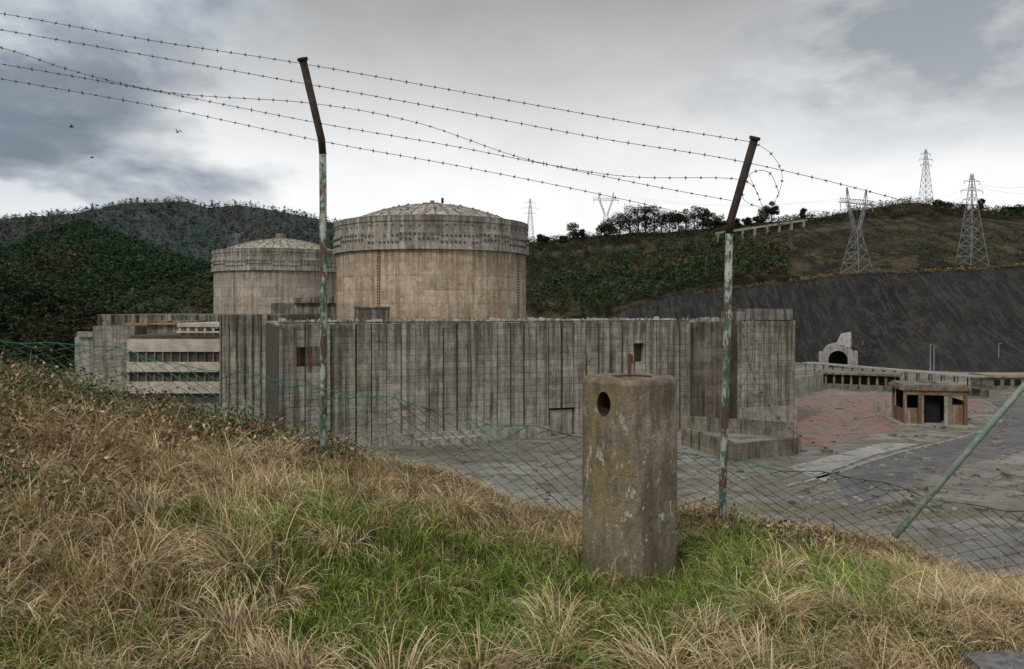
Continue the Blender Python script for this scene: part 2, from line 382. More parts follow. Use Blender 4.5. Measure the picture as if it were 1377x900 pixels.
# ---------------- drums
cLow=concrete("warm_stained_concrete",(.43,.335,.235),(.56,.47,.36),(.16,.115,.075),cyl=22.4,streak=.6,rust=(.33,.19,.10),rustamt=.6,board=3.0,panel=5.6,fine=1.2,topz=32.6,boardmul=.75,rustlo=.46)
cLow2=concrete("warm_stained_concrete_b",(.37,.325,.26),(.46,.415,.34),(.15,.125,.095),cyl=22.4,streak=.65,rust=(.31,.20,.13),rustamt=.5,board=3.0,panel=5.6,fine=1.2,topz=32.6,off=40,rustlo=.5)
cBand=concrete("grey_band_concrete",(.32,.30,.255),(.47,.445,.39),(.09,.08,.066),cyl=22.9,streak=.85,rust=(.27,.21,.14),rustamt=.5,board=1.8,panel=2.8,fine=1.4,topz=40,boardmul=.7)
cDome,nt,b=mat("dome_concrete",.95,.1)
tc=nd(nt,'ShaderNodeTexCoord').outputs['Object']; sp=nd(nt,'ShaderNodeSeparateXYZ',{0:tc})
rr=nd(nt,'ShaderNodeVectorMath',{0:nd(nt,'ShaderNodeCombineXYZ',{0:sp.outputs[0],1:sp.outputs[1],2:0.0}).outputs[0]},operation='LENGTH').outputs['Value']
an_=ma(nt,'ARCTAN2',sp.outputs[0],sp.outputs[1])
l1=ma(nt,'LESS_THAN',ma(nt,'FRACT',ma(nt,'DIVIDE',rr,1.7)),.16); l2=ma(nt,'LESS_THAN',ma(nt,'FRACT',ma(nt,'MULTIPLY',an_,7.0)),.14)
nn=noi(nt,tc,.7,9,.75); dc=mx(nt,rmp(nt,nn,.40,.60),(.17,.14,.105),(.47,.43,.37))
dc=mx(nt,ma(nt,'MULTIPLY',ma(nt,'MAXIMUM',l1,l2),.6),dc,(.13,.11,.09)); nt.links.new(dc,b.inputs['Base Color']); bump(nt,b,nn,.6,.3)
studm=simple("anchor_recess",(.055,.05,.045),(.12,.11,.10),.6)
def drum(cx,cy,lowm,seed):
    r=22.3; e=empty("reactor_containment_building",(cx,cy,YARD)); rs=random.Random(seed)
    DH=5.6
    q=MB(); q.revolve([(r,0),(r,32.7)],160); q.obj("drum_wall",lowm,e)
    q=MB(); q.revolve([(r-.3,32.4),(r+.75,32.7),(r+.75,36.6),(r+.45,36.7),(r+.45,38.6),(r+.65,38.7),(r+.65,39.9),(r-.6,40.0),(r-.6,39.0)],160); q.obj("ring_beam",cBand,e)
    q=MB(); prof=[]
    for i in range(17):
        rr=21.6*(1-i/16); prof.append((max(rr,.02),39.2+DH*(1-(rr/21.6)**2)))
    q.revolve(prof,120); q.obj("dome",cDome,e,True)
    q=MB()
    for k in range(44):
        a=2*math.pi*k/44
        pts=[((rr_)*math.cos(a),rr_*math.sin(a),39.25+DH*(1-(rr_/21.6)**2)) for rr_ in np.linspace(21,3,7)]
        q.tube(pts,.08,3)
    for rr_ in np.linspace(4,20,9):
        for k in range(int(rr_*2.4)):
            if rs.random()<.7:
                a=2*math.pi*k/int(rr_*2.4)+rs.random()*.1; z=39.2+DH*(1-(rr_/21.6)**2); q.box(rr_*math.cos(a)-.2,rr_*math.cos(a)+.25,rr_*math.sin(a)-.2,rr_*math.sin(a)+.2,z-.1,z+rs.uniform(.12,.4))
    zt=39.2+DH
    q.revolve([(2.5,zt-.3),(2.5,zt+.3),(2.1,zt+.4),(.02,zt+.4)],24); q.box(-.5,.5,-.5,.5,zt+.4,zt+1.1)
    if seed==2: q.revolve([(1.8,zt+.4),(1.8,zt+1.8),(.02,zt+2.0)],16)
    q.obj("dome_ribs",cBand,e)
    q=MB(); q.tube([(2.5,-1,zt+.3),(2.5,-1,zt+1.6)],.3,6,True); q.obj("vent",black,e)
    q=MB(); n=150
    for k in range(n):
        a=2*math.pi*k/n
        if math.sin(a)>.25: continue
        u=(math.cos(a),math.sin(a)); grp=(k//9)%2
        zs=[34.2,35.6] if grp else [34.9,35.9]
        for z in zs:
            if rs.random()<.08: continue
            p=Vector((u[0]*(r+.72),u[1]*(r+.72),z)); p2=Vector((u[0]*(r+.95),u[1]*(r+.95),z)); q.beam(p,p2,.27,6)
        if k%2==0:
            z=37.6+(.35 if grp else 0); q.beam((u[0]*(r+.4),u[1]*(r+.4),z),(u[0]*(r+.62),u[1]*(r+.62),z),.2,6)
        if k%5==0: q.beam((u[0]*(r+.7),u[1]*(r+.7),33.2),(u[0]*(r+.82),u[1]*(r+.82),33.2),.12,6)
    q.obj("tendon_anchors",studm,e)
    q=MB()
    for angd in (-115,-24):
        a=math.radians(angd)
        for i in range(24):
            z=18+i*.62; u=Vector((math.cos(a),math.sin(a),0)); t=Vector((-u.y,u.x,0)); c=u*(r+.1)
            q.beam(c+t*.25+Vector((0,0,z)),c+t*.25+Vector((0,0,z+.3)),.12,4); q.beam(c-t*.25+Vector((0,0,z)),c-t*.25+Vector((0,0,z+.3)),.12,4)
    a=math.radians(-2)
    for rr in (r+.9,r+1.7): q.beam((rr*math.cos(a),rr*math.sin(a),0),(rr*math.cos(a),rr*math.sin(a),33),.12)
    for i in range(20): q.beam(((r+.9)*math.cos(a),(r+.9)*math.sin(a),2+i*1.6),((r+1.7)*math.cos(a),(r+1.7)*math.sin(a),3+i*1.6),.08)
    q.obj("ladders",groove,e)
drum(-19,190,cLow,1); drum(-81.5,281,cLow2,2)
# ---------------- yard gatehouse
rustc=concrete("rust_streaked_concrete",(.24,.19,.145),(.32,.28,.23),(.09,.06,.04),streak=.8,rust=(.17,.08,.04),rustamt=.85,board=0,fine=2,rustlo=.40)
kp=yard(1248,568); ks=empty("derelict_gatehouse",(kp.x,kp.y,YARD),math.radians(-12))
q=MB(); q.box(-5.6,5.6,-4.4,4.4,6.0,6.6); q.box(-5.2,5.2,-4,4,6.6,6.95); q.box(-1,1,-1,1,6.95,7.3); q.obj("roof_slab",cDark,ks)
q=MB()
for x in (-5,-2.6,2.2,4.6): q.box(x,x+.5,-4,-3.5,0,6)
for x in (-5,4.6): q.box(x,x+.4,3.4,3.9,0,6)
q.box(-5,-4.7,-3.4,3.3,0,2.6); q.box(-4.4,-2.7,-3.8,-3.6,0,2.9); q.box(2.8,4.5,-3.8,-3.6,0,3.6); q.box(-4.9,4.9,-4.05,-3.55,5.2,5.98); q.box(4.7,4.95,-3.4,3.3,0,4.2)
q.obj("rusted_frame",rustc,ks)
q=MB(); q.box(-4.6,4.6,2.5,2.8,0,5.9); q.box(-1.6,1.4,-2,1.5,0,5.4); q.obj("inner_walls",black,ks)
q=MB(); q.box(-2.05,-1.75,-3.9,-3.6,0,5.15); q.box(1.5,2.15,-3.9,-3.6,0,5.15); q.box(-6,6,-5,5,0,.2); q.obj("door_jambs",cPale,ks)
ca=empty("long_canopy_shed")
q=MB(); a=Vector((86,230,0)); b_=Vector((107,181,0)); d=b_-a; M=Matrix.Translation((a.x,a.y,YARD))@Matrix.Rotation(math.atan2(d.y,d.x),4,'Z'); L=d.length
q.box(-1,L,-2.2,2.2,4.4,4.7,M); q.obj("canopy_roof",cPale,ca)
q=MB()
for i in range(16):
    x=i*L/15.5; q.box(x,x+.25,-1.8,-1.6,0,4.4,M); q.box(x,x+.25,1.6,1.8,0,4.4,M)
q.box(0,L,1.9,2.0,0,1.6,M); q.obj("columns",cDark,ca)
sh=empty("workshop_shed"); q=MB(); a=yard(1098,522); b_=yard(1208,527); d=b_-a; M=Matrix.Translation((a.x,a.y,YARD))@Matrix.Rotation(math.atan2(d.y,d.x),4,'Z'); L=d.length
q.box(-.6,L+.6,-.8,7,3.7,4.2,M); q.box(0,L,6,6.4,0,3.7,M)
for i in range(10): q.box(i*L/9.5,i*L/9.5+.5,0,.4,0,3.7,M)
q.box(0,L,.1,.3,0,1.3,M); q.obj("frame",cDark,sh)
q=MB(); q.box(.1,L-.1,3,3.2,0,3.6,M); q.obj("interior",groove,sh)
for (px0,e0,px1,e1,hh) in [(1058,535,1106,525,4.2),(1175,553,1212,555,2.0)]:
    q=MB(); wallseg(q,yard(px0,e0),yard(px1,e1),hh,.4); q.obj("boundary_wall",cPale)
fs=empty("flat_roofed_store"); q=MB(); p=yard(1332,524); q.box(p.x,p.x+22,p.y,p.y+8,YARD,YARD+3); q.obj("walls",cDark,fs); q=MB(); q.box(p.x-.5,p.x+22.5,p.y-.5,p.y+8.5,YARD+3,YARD+3.6); q.obj("roof",simple("ochre_roof",(.30,.25,.17),(.2,.17,.12),.4),fs)
q=MB()
for i in range(8): q.box(p.x+.8+i*2.6,p.x+2.4+i*2.6,p.y-.04,p.y+.1,YARD+1,YARD+2.5)
q.obj("windows",black,fs)
galv=simple("galvanised_steel",(.35,.35,.35),(.2,.2,.2),1.0,.5)
for px,e,h_ in [(1160,490,8.5),(1251,502,9),(1256,500,8),(1343,500,9),(1195,492,5)]:
    p=yard(px,e); lpz=empty("street_lamp",p); q=MB(); q.tube([(0,0,0),(0,0,h_*.95),(.2,0,h_)],[.16,.11,.08],6); q.obj("pole",galv,lpz)
    q=MB(); q.box(.0,1.1,-.15,.15,h_-.05,h_+.12); q.obj("lamp_head",galv,lpz)
# tunnel portal
tpz=empty("tunnel_portal",((1127-688.5)/F*272,272,YARD),math.radians(-22)); S_=.82
q=MB(); n=20; W=6.2*S_; R=3.7*S_; Hs=3.4*S_
inn=[(-R,0)]+[(R*math.cos(math.pi-math.pi*i/n),Hs+R*math.sin(math.pi*i/n)) for i in range(n+1)]+[(R,0)]
out=[(-W,0)]+[(W*math.cos(math.pi-math.pi*i/n),5.2*S_+4.4*S_*math.sin(math.pi*i/n)) for i in range(n+1)]+[(W,0)]
k=len(inn)
for (x,z) in inn: q.v.append((x,0,z))
for (x,z) in out: q.v.append((x,0,z))
for (x,z) in inn: q.v.append((x,7,z))
for (x,z) in out: q.v.append((x,20,z))
for j in range(k-1):
    q.f+=[(j,j+1,k+j+1,k+j),(2*k+j,j+0,j+1,2*k+j+1),(k+j,k+j+1,3*k+j+1,3*k+j)]
q.box(-6.2,-W-.02,-.5,12,0,5.0); q.box(W+.02,6.2,-.5,12,0,5.4)
i0=len(q.v); q.v+=[(-1,3,7),(4,3,7),(5,16,7),(0,16,7),(0,9,9.3),(3.2,9,9.3),(4.4,16,12),(1,16,11.2)]
q.f+=[tuple(i0+t for t in f) for f in [(0,1,5,4),(4,5,6,7),(0,4,7,3),(1,2,6,5)]]
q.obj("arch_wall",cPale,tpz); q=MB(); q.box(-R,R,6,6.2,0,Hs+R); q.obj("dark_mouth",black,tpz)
# ---------------- hills
def hill_mat(name,cols,sc=.02,lines=None,rough=.95):
    m,nt,b=mat(name,rough,.08); pos=nd(nt,'ShaderNodeTexCoord').outputs['Object']
    a=noi(nt,pos,sc,9,.65,.4); c=noi(nt,pos,sc*6,8,.7); d=noi(nt,pos,sc*25,6,.7)
    col=mx(nt,rmp(nt,a,.4,.6),cols[0],cols[1]); col=mx(nt,rmp(nt,c,.48,.62),col,cols[2])
    if len(cols)>3: col=mx(nt,rmp(nt,noi(nt,pos,sc*2.3,7,.6,.6),.55,.63),col,cols[3])
    if lines:
        wv=nd(nt,'ShaderNodeTexNoise',{'Vector':mp(nt,pos,lines[0],(0,0,0),lines[1]),'Scale':1.0,'Detail':5,'Roughness':.7}).outputs[0]
        col=mx(nt,ma(nt,'MULTIPLY',rmp(nt,wv,.46,.56),lines[3]),col,lines[2])
    k=rmp(nt,d,.25,.75,.55,1.35); col=mx(nt,1.0,col,grey(nt,k),'MULTIPLY')
    nt.links.new(col,b.inputs['Base Color']); bump(nt,b,c,.8,2.0)
    return m
def ridge(name,px0,px1,nxx,curves,nyy,amp,seed,material,nsc=.02):
    pxs=np.linspace(px0,px1,nxx); rows=[]
    for (cx_,ce,cdp) in curves:
        e=np.interp(pxs,cx_,ce); d=np.interp(pxs,cx_,cdp); rows.append(np.stack([(pxs-688.5)/F*d,d,(HOR-e)/F*d],-1))
    G=[]
    for a,b in zip(rows[:-1],rows[1:]):
        for k in range(nyy): G.append(a*(1-k/nyy)+b*(k/nyy))
    G.append(rows[-1]); G=np.array(G)
    n_=fbm(G[...,0]*nsc,G[...,1]*nsc,seed,5)-.5
    G[...,2]+=n_*amp; G[...,1]+= (fbm(G[...,0]*nsc*1.5,G[...,2]*nsc*1.5+7,seed+20,4)-.5)*amp*1.5
    ny_,nx_=G.shape[:2]; ix=np.arange(nx_*ny_).reshape(ny_,nx_)
    Fq=np.stack([ix[:-1,:-1],ix[:-1,1:],ix[1:,1:],ix[1:,:-1]],-1).reshape(-1,4)
    np_mesh(name,G.reshape(-1,3),Fq,material,smooth=True)
    return G
def basec(pxs,ds,z=YARD-2): return (pxs,[HOR-z*F/d for d in ds],ds)
P_=[-300,0,60,110,160,200,250,280,320,400,450,520,620,720,900]
R1=[304,294,293,286,278,276,275,282,278,290,302,319,334,350,366]
far=ridge("far_hill",-300,900,150,[basec(P_,[1000]*15),(P_,[HOR-(HOR-r)*.55 for r in R1],[1200]*15),(P_,R1,[1400]*15),(P_,[r+40 for r in R1],[1800]*15)],22,20,11,
  hill_mat("far_forest_floor_hazed",[(.045,.066,.060),(.055,.072,.062),(.068,.064,.060)],.006),.006)  # bluish far-hill tones, distance haze mixed into the ground colour
P2=[-300,-80,0,60,120,180,240,300,380,480,600]; R2=[352,350,340,318,303,326,350,366,386,405,425]
mid=ridge("forested_hill",-300,600,110,[basec(P2,[620]*11),(P2,[HOR-(HOR-r)*.6 for r in R2],[760]*11),(P2,R2,[900]*11),(P2,[r+60 for r in R2],[1150]*11)],18,10,21,
  hill_mat("forest_floor",[(.022,.037,.02),(.03,.047,.024),(.038,.042,.026)],.01),.01)
P3=[60,100,150,200,250,290,340,400,480,560,700,800]; R3=[462,450,428,400,384,368,356,354,356,358,358,378]
nr=ridge("valley_hill",60,800,90,[basec(P3,[430]*12),(P3,[HOR-(HOR-r)*.55 for r in R3],[500]*12),(P3,R3,[600]*12),(P3,[r+60 for r in R3],[750]*12)],16,6,31,
  hill_mat("hill_grass",[(.05,.06,.028),(.035,.045,.02),(.08,.065,.038)],.02),.02)
P4=[-400,-100,0,40,70,110,160,220]; R4=[340,358,372,392,412,440,455,470]
cl4=ridge("wooded_slope",-400,220,60,[basec(P4,[250]*8),(P4,[HOR-(HOR-r)*.5 for r in R4],[290]*8),(P4,R4,[350]*8),(P4,[r+80 for r in R4],[450]*8)],12,5,41,
  hill_mat("wood_floor",[(.014,.022,.010),(.022,.03,.015),(.03,.026,.016)],.03),.03)
PB=[690,760,830,880,950,1040,1095,1125,1150,1180,1280,1377,1600,1900]
TOP=[434,432,424,407,390,380,374,372,370,368,362,357,346,335]
DT=[340,340,338,335,332,330,328,324,316,308,298,292,270,240]
DB=[300,300,300,300,300,300,298,294,288,272,252,244,215,180]
bs,nt,b=mat("black_scree",.85,.25); pos=nd(nt,'ShaderNodeTexCoord').outputs['Object']
a=noi(nt,pos,.03,7,.6); c=noi(nt,mp(nt,pos,(.55,.10,.05),(0,0,0),(0,.75,0)),1.0,9,.78); d=noi(nt,pos,1.4,8,.78)
col=mx(nt,rmp(nt,a,.4,.6),(.014,.014,.016),(.030,.031,.032)); col=mx(nt,ma(nt,'MULTIPLY',rmp(nt,c,.48,.58),.8),col,(.062,.059,.054))
col=mx(nt,ma(nt,'MULTIPLY',rmp(nt,d,.54,.64),.6),col,(.09,.088,.078))
br=noi(nt,pos,.12,8,.7); col=mx(nt,ma(nt,'MULTIPLY',rmp(nt,br,.56,.64),.65),col,(.07,.056,.028))
nt.links.new(col,b.inputs['Base Color']); bump(nt,b,c,1.0,3.0)
MIDE=[(HOR-YARD*F/db)*.5+t*.5+2 for t,db in zip(TOP,DB)]
blackG=ridge("black_rock_slope",690,1900,300,[basec(PB,DB,YARD-.5),(PB,MIDE,[ (x*.5+y*.5) for x,y in zip(DT,DB)]),(PB,TOP,DT)],28,4.0,51,bs,.06)
PR=[690,750,830,900,960,1060,1110,1150,1230,1300,1377,1600,1900]; RR=[328,322,318,314,308,298,290,281,275,278,284,290,292]
DR=[520,520,520,510,500,490,485,480,470,460,450,420,380]
T2=list(np.interp(PR,PB,TOP)); D2=list(np.interp(PR,PB,DT))
hm=hill_mat("hillside_scrub",[(.042,.042,.022),(.078,.064,.036),(.03,.03,.017),(.10,.062,.038)],.022,((.16,.05,.05),(0,.7,0),(.016,.015,.013),.9))
up=ridge("scrub_hillside",690,1900,240,[(PR,[t+32 for t in T2],[d_+4 for d_ in D2]),(PR,[t-3 for t in T2],[d_+6 for d_ in D2]),(PR,[t*.45+r*.55 for t,r in zip(T2,RR)],[x*.5+y*.5 for x,y in zip(D2,DR)]),(PR,RR,DR),(PR,[r+30 for r in RR],[d_+160 for d_ in DR])],24,7,61,hm,.03)
# ---------------- forests
def scatter(G,n,rows=(0,.95),dens=None,seed=1,pxr=None):
    r=np.random.default_rng(seed); ny_,nx_=G.shape[:2]
    j=r.uniform(rows[0]*(ny_-1),rows[1]*(ny_-1)-.01,n); i=r.uniform(0,nx_-1.01,n)
    j0=j.astype(int); i0=i.astype(int); fj=(j-j0)[:,None]; fi=(i-i0)[:,None]
    P=(G[j0,i0]*(1-fi)+G[j0,i0+1]*fi)*(1-fj)+(G[j0+1,i0]*(1-fi)+G[j0+1,i0+1]*fi)*fj
    if dens:
        keep=fbm(P[:,0]*dens[0],P[:,1]*dens[0],seed+5,4)+r.uniform(-.12,.12,n)>dens[1]; P=P[keep]
    if pxr is not None:
        px=P[:,0]/P[:,1]*F+688.5; P=P[(px>pxr[0])&(px<pxr[1])]
    return P
def forest(name,P,hmin,hmax,K,c1,c2,c3,seed,conifer=.5,hs=.01,parent=None,wide=.33,leaf=1.0,bt=.56,var=(.6,1.4)):
    r=np.random.default_rng(seed); n=len(P); Hh=r.uniform(hmin,hmax,n); con=r.uniform(0,1,n)<conifer
    u=r.uniform(0,1,(n,K)); ang=r.uniform(0,2*np.pi,(n,K)); q=np.sqrt(r.uniform(.15,1,(n,K)))
    zz=.12+.88*u
    prof=np.where(con[:,None],(1-u)*.75+.06,np.sqrt(np.clip(1-(2*u-1)**2,0,1))*.95+.05)
    wob=.75+.5*vn(ang*1.3+r.uniform(0,50,(n,1)),u*4,seed)
    rad=prof*q*wob*(Hh*wide*np.where(con,.8,1.15))[:,None]
    C=np.stack([P[:,0:1]+rad*np.cos(ang),P[:,1:2]+rad*np.sin(ang),P[:,2:3]+zz*Hh[:,None]],-1)
    s=(Hh*.075*leaf)[:,None,None,None]*r.uniform(.6,1.5,(n,K,1,1))*(34/K)**.5
    T=r.normal(0,1,(n,K,3,3)); T[...,2]*=.7
    V=(C[:,:,None,:]+T*s).reshape(-1,3)
    Fc=np.arange(len(V)).reshape(-1,3)
    mix=r.uniform(0,1,(n,1,1)); brown=(fbm(P[:,0]*hs,P[:,1]*hs,seed+3,4)[:,None,None]>bt)*r.uniform(.2,.8,(n,1,1))
    big=(.55+.95*fbm(P[:,0]*hs*2,P[:,2]*hs*4,seed+9,3))[:,None,None]
    col=np.array(c1)*(1-mix)+np.array(c2)*mix; col=col*(1-brown)+np.array(c3)*brown
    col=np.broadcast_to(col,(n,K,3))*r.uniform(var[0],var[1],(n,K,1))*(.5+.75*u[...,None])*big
    col=np.repeat(col.reshape(-1,3),3,axis=0)
    return np_mesh(name,V,Fc,leafm,col,parent)
leafm=attr_mat("foliage",0,.85)
forest("distant_forest",scatter(far,12000,(.15,.70),None,1,(-60,620)),6,11,12,(.040,.064,.056),(.052,.076,.062),(.10,.068,.06),1,.6,.006,bt=.57,var=(.8,1.2))  # farthest trees: leaf greens shifted bluish, haze painted into the colour
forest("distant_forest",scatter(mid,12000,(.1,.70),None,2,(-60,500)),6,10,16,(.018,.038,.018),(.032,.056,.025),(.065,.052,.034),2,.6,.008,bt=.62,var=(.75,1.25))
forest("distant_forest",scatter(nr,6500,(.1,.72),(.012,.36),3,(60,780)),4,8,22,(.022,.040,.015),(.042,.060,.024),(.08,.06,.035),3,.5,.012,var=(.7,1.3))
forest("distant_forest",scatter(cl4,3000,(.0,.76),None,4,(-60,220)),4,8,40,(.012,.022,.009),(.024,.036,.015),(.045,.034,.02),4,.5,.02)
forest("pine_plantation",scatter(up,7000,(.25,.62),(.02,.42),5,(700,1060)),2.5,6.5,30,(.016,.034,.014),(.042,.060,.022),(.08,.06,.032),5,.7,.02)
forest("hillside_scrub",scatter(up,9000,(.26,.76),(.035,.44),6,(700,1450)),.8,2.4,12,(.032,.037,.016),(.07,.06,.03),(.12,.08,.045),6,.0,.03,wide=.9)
rim=blackG[-1]; rr_=np.random.default_rng(8); ii=rr_.uniform(60,298,1000); i0=ii.astype(int)
RP=rim[i0]*(1-(ii-i0))[:,None]+rim[i0+1]*(ii-i0)[:,None]; RP[:,2]-=.8
forest("dry_rim_scrub",RP,.8,2.2,14,(.22,.15,.075),(.14,.115,.055),(.18,.10,.055),9,.0,.05,wide=.8)
forest("slope_weeds",scatter(blackG,1500,(.03,.95),(.05,.52),17,(800,1450)),.5,1.6,12,(.05,.055,.025),(.12,.09,.05),(.14,.09,.05),17,.0,.05,wide=.9)
forest("yard_shrubs",np.array([list(yard(px_,e_)) for px_,e_ in [(1180,600),(1100,560),(1275,590),(1340,600),(1300,640),(1240,655),(1010,590),(1330,655),(1365,630),(1130,545),(1150,548),(1290,560)]]),.4,.9,60,(.05,.06,.02),(.10,.085,.03),(.14,.09,.04),12,0,.05,wide=1.2)
barkm=simple("bark",(.06,.05,.04),(.03,.025,.02),2.0)
def ground_z(G,x,y):
    d=(G[...,0]-x)**2+(G[...,1]-y)**2; k=np.unravel_index(np.argmin(d),d.shape); return G[k][2]
def tree(px,d,h,wd,seed):
    x=(px-688.5)/F*d; z=ground_z(up,x,d)-.5; t=empty("ridge_tree",(x,d,z)); rs=random.Random(seed)
    q=MB(); q.tube([(0,0,0),(rs.uniform(-.3,.3),0,h*.35),(rs.uniform(-.6,.6),0,h*.7),(rs.uniform(-.6,.6),0,h*.93)],[h*.03,h*.022,h*.013,.03],6)
    cs=[]
    for i in range(11):
        a=rs.uniform(0,6.28); zz=h*rs.uniform(.22,.82); L=wd*.42*rs.uniform(.4,1)
        e=Vector((math.cos(a)*L,math.sin(a)*L,zz+h*.08)); q.tube([(0,0,zz-h*.1),(e.x*.5,e.y*.5,zz),tuple(e)],[h*.012,h*.008,.03],4); cs.append(e)
    cs.append(Vector((0,0,h*.88))); cs.append(Vector((0,0,h*.6)))
    q.obj("trunk",barkm,t)
    r=np.random.default_rng(seed); V=[];C=[]
    for e in cs:
        K=170; R=wd*.25*rs.uniform(.7,1.2); p=r.normal(0,1,(K,3)); p/=np.linalg.norm(p,axis=1)[:,None]; p*=(r.uniform(.2,1,(K,1))**.5)*R*[1,1,.75]; p+=np.array(e)
        T=p[:,None,:]+r.normal(0,.30,(K,3,3)); V.append(T.reshape(-1,3))
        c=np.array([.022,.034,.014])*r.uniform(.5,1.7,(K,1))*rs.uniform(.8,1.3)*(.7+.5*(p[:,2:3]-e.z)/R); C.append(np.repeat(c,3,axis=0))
    V=np.concatenate(V); C=np.concatenate(C)
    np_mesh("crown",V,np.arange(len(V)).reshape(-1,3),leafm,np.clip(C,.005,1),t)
sd_=100
for px,h,wd_ in [(727,7,7),(733,5,6),(772,13,9),(784,8,6),(757,5,5),(812,12,10),(822,15,12),(834,18,14),(847,21,15),(858,22,15),(868,21,14),(880,21,15),(890,18,13),(901,15,12),(912,14,11),(922,16,12),(934,17,12),(945,15,10),(954,12,9),(1030,12,10),(1038,15,8),(1020,8,7),(1080,8,4),(1262,5,6),(1275,4,5),(1320,8,4),(1355,6,6),(1370,7,8),(962,10,9),(1005,7,7),(1295,4,5),(975,7,7),(990,8,7)]:
    sd_+=1; d=float(np.interp(px,PR,DR))-12; tree(px,d,h,wd_,sd_)
forest("ridge_bushes",scatter(up,3600,(.66,.75),None,15,(700,1450)),1.5,4.5,26,(.02,.03,.013),(.042,.045,.02),(.075,.055,.03),15,0,.03,wide=.6)
# ---------------- viaduct
va=empty("concrete_viaduct"); q=MB()
a=at(962,314,452); b_=at(1085,296,452); d=b_-a
q.beam(a,b_,.8,4)
for i in range(8):
    p=a+d*(i/7.5+.03); q.box(p.x-.5,p.x+.5,p.y-1,p.y+1,p.z-12,p.z-.6)
q.obj("deck_and_piers",cPale,va)
hu=empty("ruined_hut"); p=at(1041,372,350); q=MB(); q.box(p.x-1.8,p.x+1.8,350,353,p.z-1,p.z+4); q.obj("walls",cPale,hu)
q=MB(); q.box(p.x-.9,p.x+.5,349.95,350.1,p.z+1,p.z+2.6); q.obj("door",black,hu)
# ---------------- pylons
pyl=simple("pylon_steel",(.25,.26,.26),(.18,.18,.18),1.0,.6)
def lat(q,levels,r):
    C=lambda z,wx,wy,xc:[Vector((xc+sx*wx,sy*wy,z)) for sx,sy in ((-1,-1),(1,-1),(1,1),(-1,1))]
    for a,b in zip(levels[:-1],levels[1:]):
        A=C(*a);B=C(*b)
        for k in range(4):
            q.beam(A[k],B[k],r,4); q.beam(A[k],B[(k+1)%4],r*.6,3); q.beam(A[(k+1)%4],B[k],r*.6,3); q.beam(B[k],B[(k+1)%4],r*.6,3)
def pylon(px,e,d,h,w,style,rz=0,r=.14):
    p=at(px,e,d); t=empty("electricity_pylon",p,rz); q=MB()
    if style=='mast':
        n=9; lat(q,[(h*i/n,w*(1-i/n)**1.1+.35,w*(1-i/n)**1.1+.35,0) for i in range(n+1)],r)
        for z,L in ((.72,4.0),(.82,4.8),(.92,3.4)):
            for s in (-1,1):
                q.beam((0,0,h*z),(s*L,0,h*z),r*.9); q.beam((0,0,h*z+1.2),(s*L,0,h*z),r*.7); q.beam((s*L,0,h*z),(s*L,0,h*z-1.3),r*.8)
    else:
        wz=h*.50
        lat(q,[(wz*i/4,w*(1-i/4*.72),w*(1-i/4*.72),0) for i in range(5)],r)
        for s in (-1,1):
            lat(q,[(wz+(h*.82-wz)*i/4,.5,.5,s*(w*.25+(w*1.15-w*.25)*i/4)) for i in range(5)],r*.8)
            lat(q,[(h*.82,.6,.6,s*w*1.15),(h,.15,.15,s*w*1.3)],r*.8)
        L=w*2.3
        for z in (h*.82,h*.87):
            for y in (-.6,.6): q.beam((-L,y*(z<h*.85),z if z<h*.85 else h*.87),(L,y*(z<h*.85),z),r)
        n=14
        for i in range(n):
            x=-L+2*L*i/n; q.beam((x,0,h*.82),(x+L/n,0,h*.87),r*.7); q.beam((x+L/n,0,h*.87),(x+2*L/n,0,h*.82),r*.7)
        for x in (-L*.95,0,L*.95): q.beam((x,0,h*.82),(x,0,h*.82-2.6),r*1.2)
    q.obj("lattice",pyl,t); return t
pylon(1307,358,303,35,3.6,'mast',.2,.12)
pylon(1152,368,318,34,4.4,'cat',.5,.12)
pylon(1245,275,465,32,2.6,'mast',.3,.14)
pylon(713,338,515,34,2.6,'mast',.2,.11)
pylon(815,318,560,31,4.0,'cat',.1,.11)
pylon(285,278,1395,12,2,'mast',0,.25); pylon(124,284,1395,14,2,'mast',0,.25); pylon(318,330,900,14,1.6,'mast',0,.2)
q=MB()
for a,b_ in [((1125,268,318),(1303,252,303)),((1152,268,318),(1313,262,303)),((1180,268,318),(1320,252,303)),((1303,245,303),(1500,215,250)),((1320,252,303),(1520,225,250)),((1125,268,318),(830,262,560)),((1180,266,318),(840,262,560))]:
    A=at(*a);B=at(*b_); q.tube([A.lerp(B,i/14)-Vector((0,0,5*4*(i/14)*(1-i/14))) for i in range(15)],.035,3)
q.obj("power_lines",pyl)
# ---------------- concrete pillar (foreground)
pc=concrete("pillar_concrete",(.26,.225,.17),(.34,.30,.24),(.10,.085,.055),streak=.6,rust=(.26,.17,.08),rustamt=.6,board=0,fine=28,off=2)
nt=pc.node_tree; b=nt.nodes['Principled BSDF']; tc=nd(nt,'ShaderNodeTexCoord').outputs['Object']
old=b.inputs['Base Color'].links[0].from_socket
sv=noi(nt,mp(nt,tc,(9,9,1.6)),1.0,6,.7); col=mx(nt,ma(nt,'MULTIPLY',rmp(nt,sv,.46,.62),.75),old,(.085,.068,.045))
ly=noi(nt,mp(nt,tc,(7,7,3.5),(5,2,1)),1.0,6,.7)
spx=nd(nt,'ShaderNodeSeparateXYZ',{0:tc})
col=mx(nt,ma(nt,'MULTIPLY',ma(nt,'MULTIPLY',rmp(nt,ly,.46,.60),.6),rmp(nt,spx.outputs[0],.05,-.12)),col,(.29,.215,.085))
wh=noi(nt,mp(nt,tc,(20,20,8),(3,3,3)),1.0,7,.78); col=mx(nt,ma(nt,'MULTIPLY',rmp(nt,wh,.58,.62),rmp(nt,spx.outputs[2],1.15,.2,.4,.95)),col,(.54,.52,.46))
